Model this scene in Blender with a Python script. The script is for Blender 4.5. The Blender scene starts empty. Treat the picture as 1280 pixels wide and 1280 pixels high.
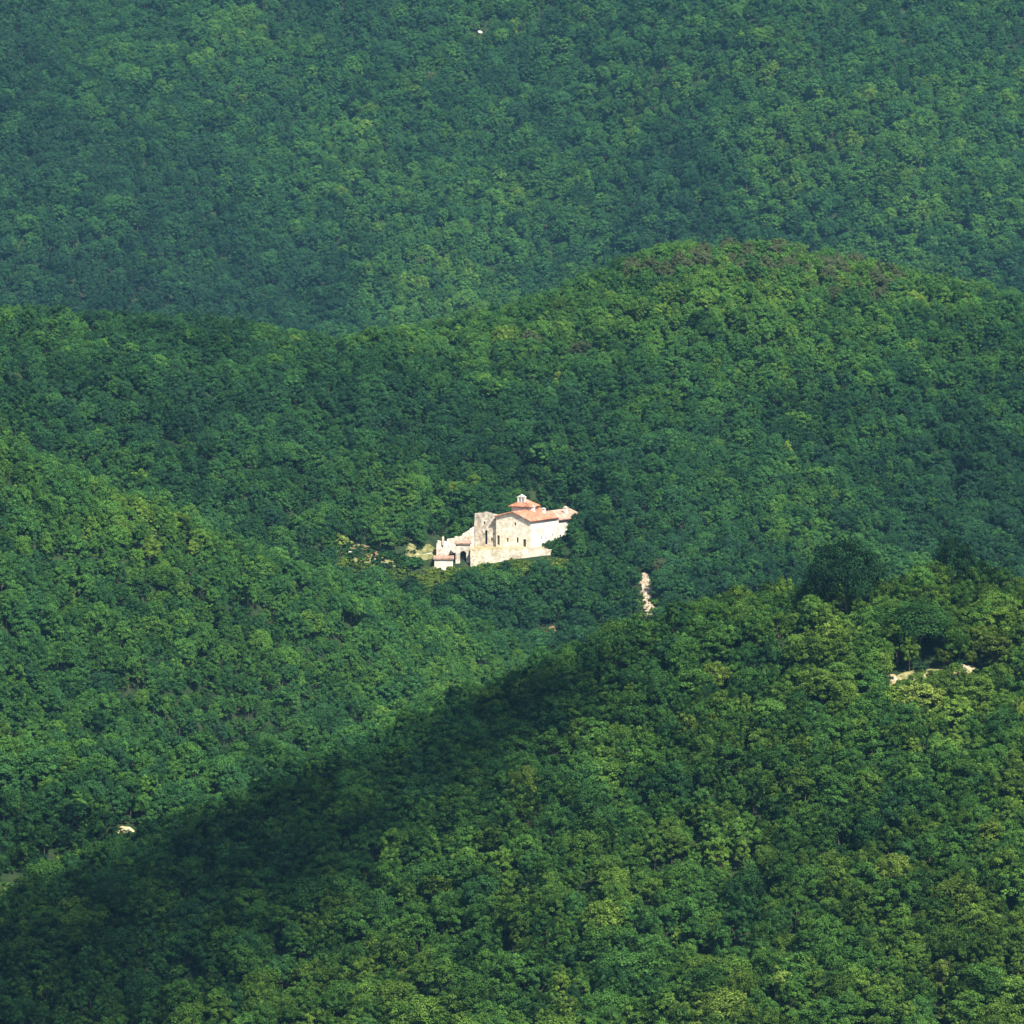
import bpy, math, random
import numpy as np
from mathutils import Vector, Matrix

random.seed(7)
RNG = np.random.default_rng(11)
SC = bpy.context.scene
COL = SC.collection

# ------------------------------------------------------------------ camera, sky, sun, exposure
PITCH = math.radians(-4.0)
HALF = math.tan(math.radians(5.0))
cam_d = bpy.data.cameras.new('camera')
cam_d.angle = math.radians(10.0)
cam_d.clip_start = 1.0
cam_d.clip_end = 9000.0
cam = bpy.data.objects.new('camera', cam_d)
COL.objects.link(cam)
cam.location = (0, 0, 0)
cam.rotation_euler = (math.radians(90) + PITCH, 0, 0)
SC.camera = cam

SUN_EL, SUN_AZ = math.radians(50), math.radians(31)      # azimuth measured from behind the camera to its right
SUN = Vector((math.sin(SUN_AZ) * math.cos(SUN_EL), -math.cos(SUN_AZ) * math.cos(SUN_EL), math.sin(SUN_EL)))
world = bpy.data.worlds.new('World')
SC.world = world
world.use_nodes = True
wn = world.node_tree.nodes
sky = wn.new('ShaderNodeTexSky')
sky.sky_type = 'NISHITA'
sky.sun_disc = False
sky.sun_elevation = SUN_EL
sky.sun_rotation = math.atan2(SUN.x, SUN.y)
world.node_tree.links.new(sky.outputs[0], wn['Background'].inputs['Color'])
wn['Background'].inputs['Strength'].default_value = 0.09
sun_d = bpy.data.lights.new('sun', 'SUN')
sun_d.energy = 5.0
sun_d.angle = math.radians(0.53)
sun_d.color = (1.0, 0.95, 0.86)
sun_o = bpy.data.objects.new('sun', sun_d)
COL.objects.link(sun_o)
sun_o.rotation_euler = SUN.to_track_quat('Z', 'Y').to_euler()
sun_o.location = (0, -200, 600)

SC.view_settings.view_transform = 'Standard'
SC.view_settings.look = 'None'
SC.view_settings.exposure = 1.1
SC.view_settings.gamma = 1.0
SC.view_settings.use_curve_mapping = False
HAZE_DENSITY = 2.5e-5
HAZE_COLOR = (0.26, 0.64, 0.96)

SC.render.engine = 'CYCLES'
SC.cycles.max_bounces = 5
SC.cycles.diffuse_bounces = 3
SC.cycles.transmission_bounces = 3
SC.cycles.volume_bounces = 0
SC.cycles.use_denoising = True

# ------------------------------------------------------------------ helpers: numbers
def at(u, v, d):
    """world point seen at photograph pixel (u, v) when it lies d metres ahead"""
    uu, vv = (u - 640) / 640 * HALF, (640 - v) / 640 * HALF
    s = d / (math.cos(PITCH) - vv * math.sin(PITCH))
    return Vector((s * uu, d, s * (math.sin(PITCH) + vv * math.cos(PITCH))))

def pix(x, y, z):
    cy = y * math.cos(PITCH) + z * math.sin(PITCH)
    cz = -y * math.sin(PITCH) + z * math.cos(PITCH)
    return 640 + x / cy / HALF * 640, 640 - cz / cy / HALF * 640

_lat = np.random.default_rng(5).random((256, 256))
def vnoise(x, y, scale, seed=0):
    x = np.asarray(x, float) / scale + seed * 17.31
    y = np.asarray(y, float) / scale + seed * 41.7
    xi, yi = np.floor(x).astype(int), np.floor(y).astype(int)
    fx, fy = x - xi, y - yi
    fx, fy = fx * fx * (3 - 2 * fx), fy * fy * (3 - 2 * fy)
    a, b = _lat[xi % 256, yi % 256], _lat[(xi + 1) % 256, yi % 256]
    c, d = _lat[xi % 256, (yi + 1) % 256], _lat[(xi + 1) % 256, (yi + 1) % 256]
    return (a * (1 - fx) + b * fx) * (1 - fy) + (c * (1 - fx) + d * fx) * fy - 0.5

# ------------------------------------------------------------------ helpers: objects
def mesh_obj(name, verts, faces, mat, parent=None, smooth=False):
    me = bpy.data.meshes.new(name)
    me.from_pydata([tuple(v) for v in verts], [], faces)
    me.update()
    mats = mat if isinstance(mat, (list, tuple)) else [mat]
    for m in mats:
        me.materials.append(m)
    if smooth:
        me.polygons.foreach_set('use_smooth', [True] * len(me.polygons))
    o = bpy.data.objects.new(name, me)
    COL.objects.link(o)
    if parent is not None:
        o.parent = parent
    return o

def tag(o, label=None, cat=None, group=None, kind=None):
    if label: o['label'] = label
    if cat: o['category'] = cat
    if group: o['group'] = group
    if kind: o['kind'] = kind
    return o

def thing(name, label, cat, loc=(0, 0, 0), rz=0.0, group=None):
    o = bpy.data.objects.new(name, None)
    COL.objects.link(o)
    o.empty_display_size = 1.0
    o.location = loc
    o.rotation_euler = (0, 0, rz)
    return tag(o, label, cat, group)

class MB:
    """collects vertices and faces of one mesh"""
    def __init__(self): self.v, self.f = [], []
    def poly(self, pts):
        n = len(self.v); self.v += [tuple(p) for p in pts]; self.f.append(list(range(n, n + len(pts)))); return self
    def box(self, x0, x1, y0, y1, z0, z1):
        n = len(self.v)
        self.v += [(x, y, z) for z in (z0, z1) for x, y in ((x0, y0), (x1, y0), (x1, y1), (x0, y1))]
        self.f += [[n + i for i in q] for q in ([3, 2, 1, 0], [4, 5, 6, 7], [0, 1, 5, 4], [1, 2, 6, 5], [2, 3, 7, 6], [3, 0, 4, 7])]
        return self
    def prism(self, pts, off):
        """polygon pts pushed along off"""
        n, k = len(self.v), len(pts)
        self.v += [tuple(p) for p in pts] + [tuple(Vector(p) + Vector(off)) for p in pts]
        self.f.append(list(range(n, n + k))); self.f.append(list(range(n + 2 * k - 1, n + k - 1, -1)))
        for i in range(k):
            j = (i + 1) % k
            self.f.append([n + j, n + i, n + k + i, n + k + j])
        return self
    def build(self, name, mat, parent=None, smooth=False):
        o = mesh_obj(name, self.v, self.f, mat, parent, smooth)
        import bmesh
        bm = bmesh.new(); bm.from_mesh(o.data)
        bmesh.ops.recalc_face_normals(bm, faces=bm.faces)
        bm.to_mesh(o.data); bm.free()
        return o

# ------------------------------------------------------------------ materials
def new_mat(name):
    m = bpy.data.materials.new(name)
    m.use_nodes = True
    nt = m.node_tree
    return m, nt, nt.nodes, nt.links, nt.nodes['Principled BSDF']

def noise_mat(name, stops, scale, rough=0.9, bump=0.0, detail=6.0, scale2=None, amount2=0.35):
    m, nt, N, L, P = new_mat(name)
    tc = N.new('ShaderNodeTexCoord')
    t = N.new('ShaderNodeTexNoise'); t.inputs['Scale'].default_value = scale; t.inputs['Detail'].default_value = detail
    L.new(tc.outputs['Object'], t.inputs['Vector'])
    r = N.new('ShaderNodeValToRGB')
    cr = r.color_ramp
    cr.elements[0].position, cr.elements[-1].position = stops[0][0], stops[-1][0]
    cr.elements[0].color, cr.elements[-1].color = (*stops[0][1], 1), (*stops[-1][1], 1)
    for p, c in stops[1:-1]:
        cr.elements.new(p).color = (*c, 1)
    L.new(t.outputs['Fac'], r.inputs['Fac'])
    col = r.outputs['Color']
    if scale2:
        v = N.new('ShaderNodeTexVoronoi'); v.inputs['Scale'].default_value = scale2
        L.new(tc.outputs['Object'], v.inputs['Vector'])
        sep = N.new('ShaderNodeSeparateColor'); L.new(v.outputs['Color'], sep.inputs[0])
        mr = N.new('ShaderNodeMapRange'); mr.inputs['To Min'].default_value = 1 - amount2; mr.inputs['To Max'].default_value = 1 + amount2 * 0.4
        L.new(sep.outputs[0], mr.inputs['Value'])
        mx = N.new('ShaderNodeMix'); mx.data_type = 'RGBA'; mx.blend_type = 'MULTIPLY'; mx.inputs['Factor'].default_value = 1.0
        L.new(col, mx.inputs[6]); L.new(mr.outputs[0], mx.inputs[7])
        col = mx.outputs[2]
    L.new(col, P.inputs['Base Color'])
    P.inputs['Roughness'].default_value = rough
    P.inputs['Specular IOR Level'].default_value = 0.15
    if bump:
        b = N.new('ShaderNodeBump'); b.inputs['Strength'].default_value = bump; b.inputs['Distance'].default_value = 0.15
        L.new(t.outputs['Fac'], b.inputs['Height']); L.new(b.outputs[0], P.inputs['Normal'])
    return m

M = {}
M['stone'] = noise_mat('limestone_masonry', [(0.28, (0.54, 0.47, 0.35)), (0.5, (0.68, 0.60, 0.47)), (0.7, (0.76, 0.70, 0.60))], 0.55, bump=0.4, scale2=2.2, amount2=0.25)
M['pale_stone'] = noise_mat('pale_rubble_masonry', [(0.3, (0.34, 0.27, 0.19)), (0.48, (0.54, 0.46, 0.36)), (0.7, (0.68, 0.61, 0.51))], 0.6, bump=0.8, scale2=1.6, amount2=0.4)
M['mossy_stone'] = noise_mat('weathered_terrace_masonry', [(0.25, (0.24, 0.22, 0.13)), (0.45, (0.46, 0.40, 0.28)), (0.7, (0.66, 0.59, 0.46))], 0.35, bump=0.6, scale2=1.8)
M['plaster'] = noise_mat('white_limewash', [(0.3, (0.40, 0.36, 0.29)), (0.42, (0.56, 0.53, 0.46)), (0.6, (0.66, 0.63, 0.57)), (0.8, (0.72, 0.70, 0.64))], 0.35, bump=0.1)
M['tile'] = noise_mat('terracotta_tile', [(0.25, (0.26, 0.10, 0.06)), (0.5, (0.42, 0.18, 0.105)), (0.75, (0.50, 0.29, 0.20))], 0.7, scale2=2.6)
M['old_tile'] = noise_mat('weathered_tile', [(0.25, (0.26, 0.14, 0.10)), (0.5, (0.40, 0.25, 0.18)), (0.75, (0.50, 0.37, 0.29))], 0.7, scale2=2.6)
M['timber'] = noise_mat('dark_timber', [(0.3, (0.06, 0.04, 0.03)), (0.7, (0.11, 0.075, 0.05))], 3.0)
M['glass'] = noise_mat('dark_window_glass', [(0.3, (0.012, 0.014, 0.016)), (0.7, (0.022, 0.024, 0.026))], 1.0, rough=0.25)
M['bark'] = noise_mat('bark', [(0.3, (0.06, 0.045, 0.03)), (0.7, (0.12, 0.095, 0.07))], 2.5, bump=0.4)
M['rock'] = noise_mat('pale_rock', [(0.3, (0.15, 0.12, 0.075)), (0.5, (0.34, 0.27, 0.19)), (0.7, (0.47, 0.40, 0.30))], 0.7, bump=0.8)
M['white_rock'] = noise_mat('white_limestone_rock', [(0.3, (0.36, 0.32, 0.25)), (0.6, (0.66, 0.62, 0.54))], 0.8, bump=0.6)
M['earth'] = noise_mat('dry_earth', [(0.25, (0.16, 0.14, 0.06)), (0.5, (0.32, 0.26, 0.13)), (0.75, (0.50, 0.42, 0.26))], 0.35, bump=0.5)
M['red_earth'] = noise_mat('red_earth', [(0.25, (0.10, 0.06, 0.03)), (0.5, (0.17, 0.095, 0.055)), (0.75, (0.24, 0.17, 0.10))], 0.45, bump=0.5)
M['floor'] = noise_mat('forest_floor', [(0.25, (0.008, 0.018, 0.006)), (0.5, (0.015, 0.030, 0.009)), (0.75, (0.034, 0.044, 0.015))], 0.4, bump=0.6)
M['cloud'] = noise_mat('cloud_white', [(0.3, (0.85, 0.85, 0.86)), (0.7, (0.9, 0.9, 0.9))], 0.02)

def leaf_material():
    m, nt, N, L, P = new_mat('leaves')
    N.remove(P)
    out = N['Material Output']
    tint = N.new('ShaderNodeAttribute'); tint.attribute_type = 'INSTANCER'; tint.attribute_name = 'tint'
    val = N.new('ShaderNodeAttribute'); val.attribute_type = 'INSTANCER'; val.attribute_name = 'val'
    leaf = N.new('ShaderNodeAttribute'); leaf.attribute_name = 'leaf'
    r = N.new('ShaderNodeValToRGB'); cr = r.color_ramp
    stops = [(0.0, (0.015, 0.040, 0.020)), (0.25, (0.025, 0.072, 0.021)), (0.5, (0.047, 0.110, 0.019)),
             (0.75, (0.090, 0.148, 0.021)), (0.88, (0.138, 0.176, 0.034)), (1.0, (0.050, 0.064, 0.030))]
    cr.elements[0].position, cr.elements[1].position = 0.0, 1.0
    cr.elements[0].color, cr.elements[1].color = (*stops[0][1], 1), (*stops[-1][1], 1)
    for p, c in stops[1:-1]:
        cr.elements.new(p).color = (*c, 1)
    # each leaf drifts a little along the ramp, and in lightness
    dr = N.new('ShaderNodeMath'); dr.operation = 'MULTIPLY_ADD'
    L.new(leaf.outputs['Fac'], dr.inputs[0]); dr.inputs[1].default_value = 0.06
    L.new(tint.outputs['Fac'], dr.inputs[2])
    L.new(dr.outputs[0], r.inputs['Fac'])
    br = N.new('ShaderNodeMath'); br.operation = 'MULTIPLY_ADD'
    L.new(leaf.outputs['Fac'], br.inputs[0]); br.inputs[1].default_value = 0.55
    L.new(val.outputs['Fac'], br.inputs[2])
    mx = N.new('ShaderNodeMix'); mx.data_type = 'RGBA'; mx.blend_type = 'MULTIPLY'; mx.inputs['Factor'].default_value = 1.0
    L.new(r.outputs['Color'], mx.inputs[6]); L.new(br.outputs[0], mx.inputs[7])
    d = N.new('ShaderNodeBsdfDiffuse'); t = N.new('ShaderNodeBsdfTranslucent')
    L.new(mx.outputs[2], d.inputs['Color']); L.new(mx.outputs[2], t.inputs['Color'])
    ms = N.new('ShaderNodeMixShader'); ms.inputs[0].default_value = 0.22
    L.new(d.outputs[0], ms.inputs[1]); L.new(t.outputs[0], ms.inputs[2])
    L.new(ms.outputs[0], out.inputs['Surface'])
    return m
M['leaf'] = leaf_material()

# ------------------------------------------------------------------ terrain
TREE_H = 3.9
def crest(points, drop=TREE_H):
    w = [at(*p) for p in points]
    return (np.array([p.x for p in w]), np.array([p.y for p in w]), np.array([p.z - drop for p in w]))

RIDGES = [  # crest seen in the photograph (u, v, metres ahead), front slope, back slope, rounding
    (crest([(-500, -190, 3350), (0, -170, 3330), (400, -160, 3300), (700, -175, 3280), (1000, -160, 3250), (1280, -150, 3230), (1800, -150, 3200)], 7), 0.50, 0.4, 40),
    (crest([(-400, 380, 1640), (0, 392, 1660), (130, 402, 1670), (250, 406, 1680), (420, 432, 1720), (540, 408, 1742), (620, 392, 1748), (700, 368, 1756), (760, 340, 1764),
            (815, 318, 1772), (960, 308, 1782), (1060, 328, 1782), (1160, 352, 1778), (1280, 372, 1770), (1700, 420, 1750)]), 0.44, 0.55, 22),
    (crest([(-400, 480, 1320), (-100, 530, 1340), (0, 562, 1350), (150, 622, 1375), (300, 684, 1410), (430, 726, 1455), (560, 772, 1500), (660, 815, 1540), (760, 920, 1560), (900, 1160, 1560)]), 0.46, 0.62, 12),
    (crest([(-400, 930, 1095), (-60, 943, 1105), (60, 944, 1110), (200, 930, 1120), (330, 948, 1130), (430, 924, 1150), (520, 890, 1170), (600, 858, 1190), (700, 915, 1200), (850, 1160, 1200)]), 0.42, 0.6, 10),
    (crest([(-300, 1235, 985), (0, 1124, 1000), (150, 1062, 1010), (300, 1000, 1018), (420, 944, 1026), (520, 900, 1032), (620, 856, 1038), (720, 816, 1042), (820, 782, 1046),
            (900, 757, 1048), (1000, 742, 1050), (1100, 730, 1050), (1200, 726, 1050), (1280, 732, 1048), (1700, 770, 1040)]), 0.50, 0.55, 14),
]
HO = at(663.5, 685.3, 1600.0)          # near corner of the house
HT = HO.z                              # terrace level
HOUSE_RZ = math.radians(-27)

def height(x, y, which=False):
    x = np.asarray(x, float); y = np.asarray(y, float)
    zs = []
    for i, ((cx, cy, cz), sf, sb, r) in enumerate(RIDGES):
        far = i == 0
        yc, zc = np.interp(x, cx, cy), np.interp(x, cx, cz)
        yc = yc + vnoise(x, x * 0 + i * 9.1, 60, 2) * 10
        t = y - yc
        soft = np.sqrt(t * t + r * r) - r
        z = zc - np.where(t < 0, sf, sb) * soft
        if far:
            gul = vnoise(x + y * 0.35, y * 0.25, 150, 3) * 46 + vnoise(x - y * 0.2, y * 0.4, 70, 4) * 13 + vnoise(x, y, 32, 6) * 4
        else:
            gul = vnoise(x + y * 0.3, y * 0.45, 66, 3 + i) * 13 + vnoise(x, y, 27, 8 + i) * 4
        z = z + gul * np.clip(-t / 60, 0, 1)
        zs.append(z)
    zs.append(-1.8 - 0.62 * np.maximum(y - 2, 0) - np.abs(x) * 0.02)    # the viewpoint's own slope
    zs.append(np.full_like(x, -290.0) + vnoise(x, y, 80, 1) * 8)
    k = 3.5
    Z = np.stack(zs)
    if which: return Z.argmax(0)
    m = Z.max(0)
    z = m + k * np.log(np.exp((Z - m) / k).sum(0))
    # the level place the monastery was built on: a cut behind it, made ground in front
    c, s = math.cos(-HOUSE_RZ), math.sin(-HOUSE_RZ)
    lx = (x - HO.x) * c - (y - HO.y) * s
    ly = (x - HO.x) * s + (y - HO.y) * c
    dx = np.maximum(np.maximum(-20 + np.clip(ly, 0, 9) - lx, lx - 1), 0); dy = np.maximum(np.maximum(-5 - ly, ly - 30), 0)
    w = np.clip(1 - np.hypot(dx, dy) / 11, 0, 1); w = w * w * (3 - 2 * w)
    z = z * (1 - w) + np.minimum(z, HT - 0.35) * w
    # natural ground in front of the retaining wall
    return z

def hz(x, y):
    return float(height(np.array([x]), np.array([y]))[0])

def hit(u, v):
    """where the sight line through photograph pixel (u, v) meets the ground"""
    d = np.arange(880, 3400, 1.0)
    uu, vv = (u - 640) / 640 * HALF, (640 - v) / 640 * HALF
    s = d / (math.cos(PITCH) - vv * math.sin(PITCH))
    g = height(s * uu, d)
    zz = s * (math.sin(PITCH) + vv * math.cos(PITCH))
    i = int(np.argmax(g >= zz))
    return Vector((s[i] * uu, d[i], g[i]))

gx = np.arange(-680, 681, 8.0)
gy = np.concatenate([np.arange(-60, 880, 20.0), np.arange(880, 1900, 5.0), np.arange(1900, 3500, 9.0)])
GX, GY = np.meshgrid(gx, gy)
GZ = height(GX, GY)
nx, ny = len(gx), len(gy)
gv = np.stack([GX.ravel(), GY.ravel(), GZ.ravel()], 1)
ii = (np.arange(ny - 1)[:, None] * nx + np.arange(nx - 1)[None, :]).ravel()
gf = np.stack([ii, ii + 1, ii + nx + 1, ii + nx], 1)
ground = mesh_obj('ground', gv, gf.tolist(), M['floor'], smooth=True)
tag(ground, 'wooded hills folded into ridges and valleys', kind='structure')

# ------------------------------------------------------------------ trees: the leaf shapes
def crown_mesh(name, seed, R, zc, H, nclump, nleaf, size, rough=0.22, low=-0.45, extra=None):
    """crown of many leaf sprays gathered in clumps spread through an uneven volume"""
    g = np.random.default_rng(seed)
    P, Nn, Lf = [], [], []
    n = 0
    lob = g.normal(size=(5, 3)); lob /= np.linalg.norm(lob, axis=1)[:, None]
    la = g.uniform(-0.38, 0.48, 5)
    while n < nclump:
        d = g.normal(size=3); d /= np.linalg.norm(d)
        if d[2] < low: continue
        if d[2] < 0 and g.random() < 0.35: continue
        k = g.uniform(0.40, 1.0) ** 0.6
        k *= 1 + (la * np.maximum(lob @ d, 0) ** 3).sum() + g.normal() * rough * 0.35
        c = d * k * np.array([R, R, H])
        r = R * g.uniform(0.15, 0.30)
        q = g.normal(size=(nleaf, 3)); q /= np.linalg.norm(q, axis=1)[:, None]
        q[:, 2] = np.where(q[:, 2] < -0.35, -q[:, 2], q[:, 2])
        p = c + q * (r * g.uniform(0.55, 1.12, (nleaf, 1))) * np.array([1, 1, 0.8])
        nrm = q * 0.60 + d * 0.22 + np.array([0, 0, 0.30]) + g.normal(size=(nleaf, 3)) * 0.46
        P.append(p); Nn.append(nrm); n += 1
        Lf.append(np.clip(g.uniform(-0.75, 0.75) + g.uniform(-0.45, 0.45, nleaf), -1, 1))
    p = np.concatenate(P); nr = np.concatenate(Nn)
    p[:, 2] += zc
    nr /= np.linalg.norm(nr, axis=1)[:, None]
    a = np.cross(nr, g.normal(size=nr.shape)); a /= np.linalg.norm(a, axis=1)[:, None]
    b = np.cross(nr, a)
    s = size * g.uniform(0.6, 1.3, (len(p), 1))
    w = s * g.uniform(0.55, 0.9, (len(p), 1))
    quad = np.stack([p - a * s, p + b * w, p + a * s, p - b * w], 1).reshape(-1, 3)
    nq = len(p)
    return quad, nq, np.concatenate(Lf)

def trunk_geo(seed, h, r, crown_r, zc):
    g = random.Random(seed)
    mb = MB()
    def tube(p0, p1, r0, r1, n=6):
        p0, p1 = Vector(p0), Vector(p1)
        ax = (p1 - p0).normalized(); s = ax.orthogonal().normalized(); t = ax.cross(s)
        k = len(mb.v)
        for p, rr in ((p0, r0), ((p0 + p1) / 2 + s * r0 * 0.3, (r0 + r1) / 2), (p1, r1)):
            mb.v += [tuple(p + (s * math.cos(i * 2 * math.pi / n) + t * math.sin(i * 2 * math.pi / n)) * rr) for i in range(n)]
        for q in range(2):
            for i in range(n):
                j = (i + 1) % n
                mb.f.append([k + q * n + i, k + q * n + j, k + (q + 1) * n + j, k + (q + 1) * n + i])
    fork = (g.uniform(-.2, .2), g.uniform(-.2, .2), h)
    tube((0, 0, -1.2), fork, r, r * 0.6)
    for i in range(5):
        a = i * 1.257 + g.uniform(-.4, .4)
        tube(fork, (math.cos(a) * crown_r * 0.62, math.sin(a) * crown_r * 0.62, zc + g.uniform(-0.2, 1.0) * crown_r * 0.5), r * 0.5, r * 0.12, 5)
    return mb

class Kind: pass
KINDS = []
def make_kind(name, seed, R, zc, H, nclump, nleaf, size, trunk_r, low=-0.45):
    k = Kind(); k.name = name; k.R = R; k.top = zc + H
    quad, nq, leaf = crown_mesh(name, seed, R, zc, H, nclump, nleaf, size, low=low)
    tm = trunk_geo(seed, max(0.4, zc - H * 0.55), trunk_r, R, zc)
    def fill(me, verts, faces, mats, leafvals, matidx):
        me.from_pydata(verts, [], faces)
        for m in mats: me.materials.append(m)
        at_ = me.attributes.new('leaf', 'FLOAT', 'FACE'); at_.data.foreach_set('value', leafvals)
        me.polygons.foreach_set('material_index', matidx)
        me.update()
    qf = np.arange(nq * 4).reshape(-1, 4)
    k.crown = bpy.data.meshes.new('crown'); fill(k.crown, quad.tolist(), qf.tolist(), [M['leaf']], leaf.astype('f'), [0] * nq)
    k.trunk = bpy.data.meshes.new('trunk'); k.trunk.from_pydata(tm.v, [], tm.f); k.trunk.materials.append(M['bark']); k.trunk.update()
    k.trunk.polygons.foreach_set('use_smooth', [True] * len(tm.f))
    nv = len(quad)
    k.both = bpy.data.meshes.new('tree')
    fill(k.both, quad.tolist() + [tuple(v) for v in tm.v], qf.tolist() + [[i + nv for i in f] for f in tm.f], [M['leaf'], M['bark']],
         np.concatenate([leaf, np.zeros(len(tm.f))]).astype('f'), [0] * nq + [1] * len(tm.f))
    KINDS.append(k)
    return k

for s in range(5):
    make_kind('round', 100 + s, 2.45, 3.2, 2.4 + 0.14 * s, 60 + 4 * s, 100, 0.132, 0.16)
for s in range(3):
    make_kind('tall', 200 + s, 2.05, 3.7, 3.2, 62, 98, 0.132, 0.15)
for s in range(2):
    make_kind('wide', 300 + s, 3.2, 3.6, 2.8, 90, 102, 0.137, 0.20)
N_FOREST = len(KINDS)
BIG = make_kind('big', 401, 6.4, 6.6, 4.6, 190, 150, 0.185, 0.40, low=-0.6)
BIG2 = make_kind('big', 402, 5.0, 5.2, 4.2, 150, 140, 0.18, 0.32, low=-0.6)
BUSH = [make_kind('bush', 500 + s, 1.3, 0.8, 0.9, 18, 46, 0.17, 0.06, low=-0.3) for s in range(3)]

proto_col = bpy.data.collections.new('tree_shapes')     # the shapes the forest instances; not in the scene itself
for i, k in enumerate(KINDS):
    o = bpy.data.objects.new('tree_shape_%02d' % i, k.both)
    proto_col.objects.link(o)

# ------------------------------------------------------------------ trees: where they stand
# places without trees: (u, v, radius across, metres kept clear down the slope, metres up the slope)
CLEAR = []
def clear(u, v, rx, down, up, p=None):
    p = p or hit(u, v)
    CLEAR.append((p.x, p.y, rx, down, up)); return p
clear(157, 1042, 3.6, 9.0, 1.5)
clear(75, 1088, 2.5, 6.5, 2)
clear(22, 1112, 2.5, 6.5, 2)
clear(1170, 850, 9.5, 9.5, 2.5)
clear(809, 742, 3.0, 28.0, 11.0)
clear(440, 694, 5.0, 19.0, 1.5)
clear(470, 694, 5.0, 19.0, 1.5)
clear(518, 698, 6.5, 19.0, 1.0)
clear(600, 43, 3.0, 12.0, 3.0)
clear(468, 612, 1.2, 8.0, 1.5)
clear(497, 619, 1.2, 8.0, 1.5)
clear(690, 790, 3.0, 6.0, 2.0)

def local(x, y):
    c, s = math.cos(-HOUSE_RZ), math.sin(-HOUSE_RZ)
    return (x - HO.x) * c - (y - HO.y) * s, (x - HO.x) * s + (y - HO.y) * c

SPOTS = []
for u_, v_, d_, r_ in ((1058, 725, 1040, 6.2), (1028, 735, 1043, 3.0), (1085, 735, 1043, 3.0), (1190, 692, 1052, 4.0), (1222, 720, 1046, 3.0), (1150, 790, 1022, 4.5), (746, 695, 1600, 3.0)):
    q_ = at(u_, v_, d_); SPOTS.append((q_.x, q_.y, r_))
def blocked(x, y):
    b = np.zeros(x.shape, bool)
    for cx, cy, rx, dn, up in CLEAR:
        b |= (np.abs(x - cx) < rx) & (y > cy - dn) & (y < cy + up)
    lx, ly = local(x, y)
    b |= (lx > -11.5) & (lx < 2.8) & (ly > -7) & (ly < 32)
    b |= (lx > -1) & (lx < 8) & (ly > -7) & (ly < 32)
    b |= (lx > -20) & (lx < 0) & (ly > -7) & (ly < 4)
    for px_, py_, pr_ in SPOTS:
        b |= (x - px_) ** 2 + (y - py_) ** 2 < pr_ ** 2
    b |= (x > HO.x - 29) & (x < HO.x + 11) & (y > HO.y - 19) & (y < HO.y + 4)
    return b

def scatter(y0, y1, step, jitter=0.42):
    ys = np.arange(y0, y1, step)
    X, Y = [], []
    for j, yy in enumerate(ys):
        half = yy * HALF * 1.12 + 12
        xs = np.arange(-half, half, step) + (step / 2 if j % 2 else 0)
        X.append(xs); Y.append(np.full_like(xs, yy))
    X, Y = np.concatenate(X), np.concatenate(Y)
    X = X + RNG.uniform(-jitter, jitter, X.shape) * step
    Y = Y + RNG.uniform(-jitter, jitter, Y.shape) * step
    return X, Y

# skyline angle in front of each point, to leave out what no near viewpoint could see
HD = np.arange(840, 3400, 4.0)
HU = np.linspace(-HALF * 1.25, HALF * 1.25, 161)
ANG = np.maximum.accumulate(np.stack([height(HD * u, HD) / HD for u in HU]), axis=1)
def in_sight(x, y, z, slack=0.006):
    u = np.clip(((x / y) - HU[0]) / (HU[1] - HU[0]), 0, len(HU) - 1).astype(int)
    d = np.clip((y - HD[0]) / 4.0 - 2, 0, len(HD) - 1).astype(int)
    return (z + 6) / y > ANG[u, d] - slack

parts = [scatter(880, 1080, 2.95), scatter(1080, 1900, 3.1), scatter(2500, 3370, 4.7)]
qx, qy = scatter(HO.y - 8, HO.y + 70, 2.3)
ql, qm = local(qx, qy)
qk = (ql > -26) & (ql < 14) & (qm > 4) & (qm < 46)
parts.append((qx[qk], qy[qk]))
TX = np.concatenate([p[0] for p in parts]); TY = np.concatenate([p[1] for p in parts])
base_scale = np.concatenate([np.full(len(parts[0][0]), 0.71), np.full(len(parts[1][0]), 0.70), np.full(len(parts[2][0]), 1.06), np.full(len(parts[3][0]), 0.70)])
TZ = height(TX, TY)
keep = ~blocked(TX, TY) & in_sight(TX, TY, TZ) & (RNG.random(TX.shape) > 0.01)
TX, TY, TZ, base_scale = TX[keep], TY[keep], TZ[keep], base_scale[keep]
NT = len(TX)
size_patch = vnoise(TX, TY, 45, 21)
T_S = base_scale * np.clip(RNG.lognormal(0, 0.28, NT) * (1 + 0.4 * size_patch), 0.66, 1.9)
T_S = np.where(RNG.random(NT) < 0.03, T_S * 1.25, T_S)
T_S = np.where((TY > 1034) & (TY < 1078), np.minimum(T_S * 0.86, 0.85), T_S)
T_H = np.minimum(T_S * RNG.uniform(0.95, 1.4, NT), base_scale * 1.6)
T_R = RNG.uniform(0, 2 * math.pi, NT)
T_K = RNG.integers(0, N_FOREST, NT)
TU, TV = pix(TX, TY, TZ + 3)
patch = vnoise(TX, TY, 55, 31) * 0.30 + vnoise(TX, TY, 18, 32) * 0.22
T_T = 0.36 + patch + RNG.normal(0, 0.10, NT)
far = TY > 2300
T_T = T_T + np.array([-0.14, -0.08, -0.07, 0.02, 0.08, 0, 0])[height(TX, TY, True)]  # leaf tint stepped by ridge, standing in for haze between the ridges
T_T = T_T + np.where(far, vnoise(TX, TY * 0.6, 170, 71) * 0.42 + vnoise(TX + TY * 0.3, TY * 0.5, 70, 72) * 0.2, vnoise(TX, TY, 110, 73) * 0.22)  # broad tint patches stand in for relief shading on the far hillside
dome = (~far) & (TY > 1745) & (TU > 780) & (TU < 1120)           # browner trees along the domed crest
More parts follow.
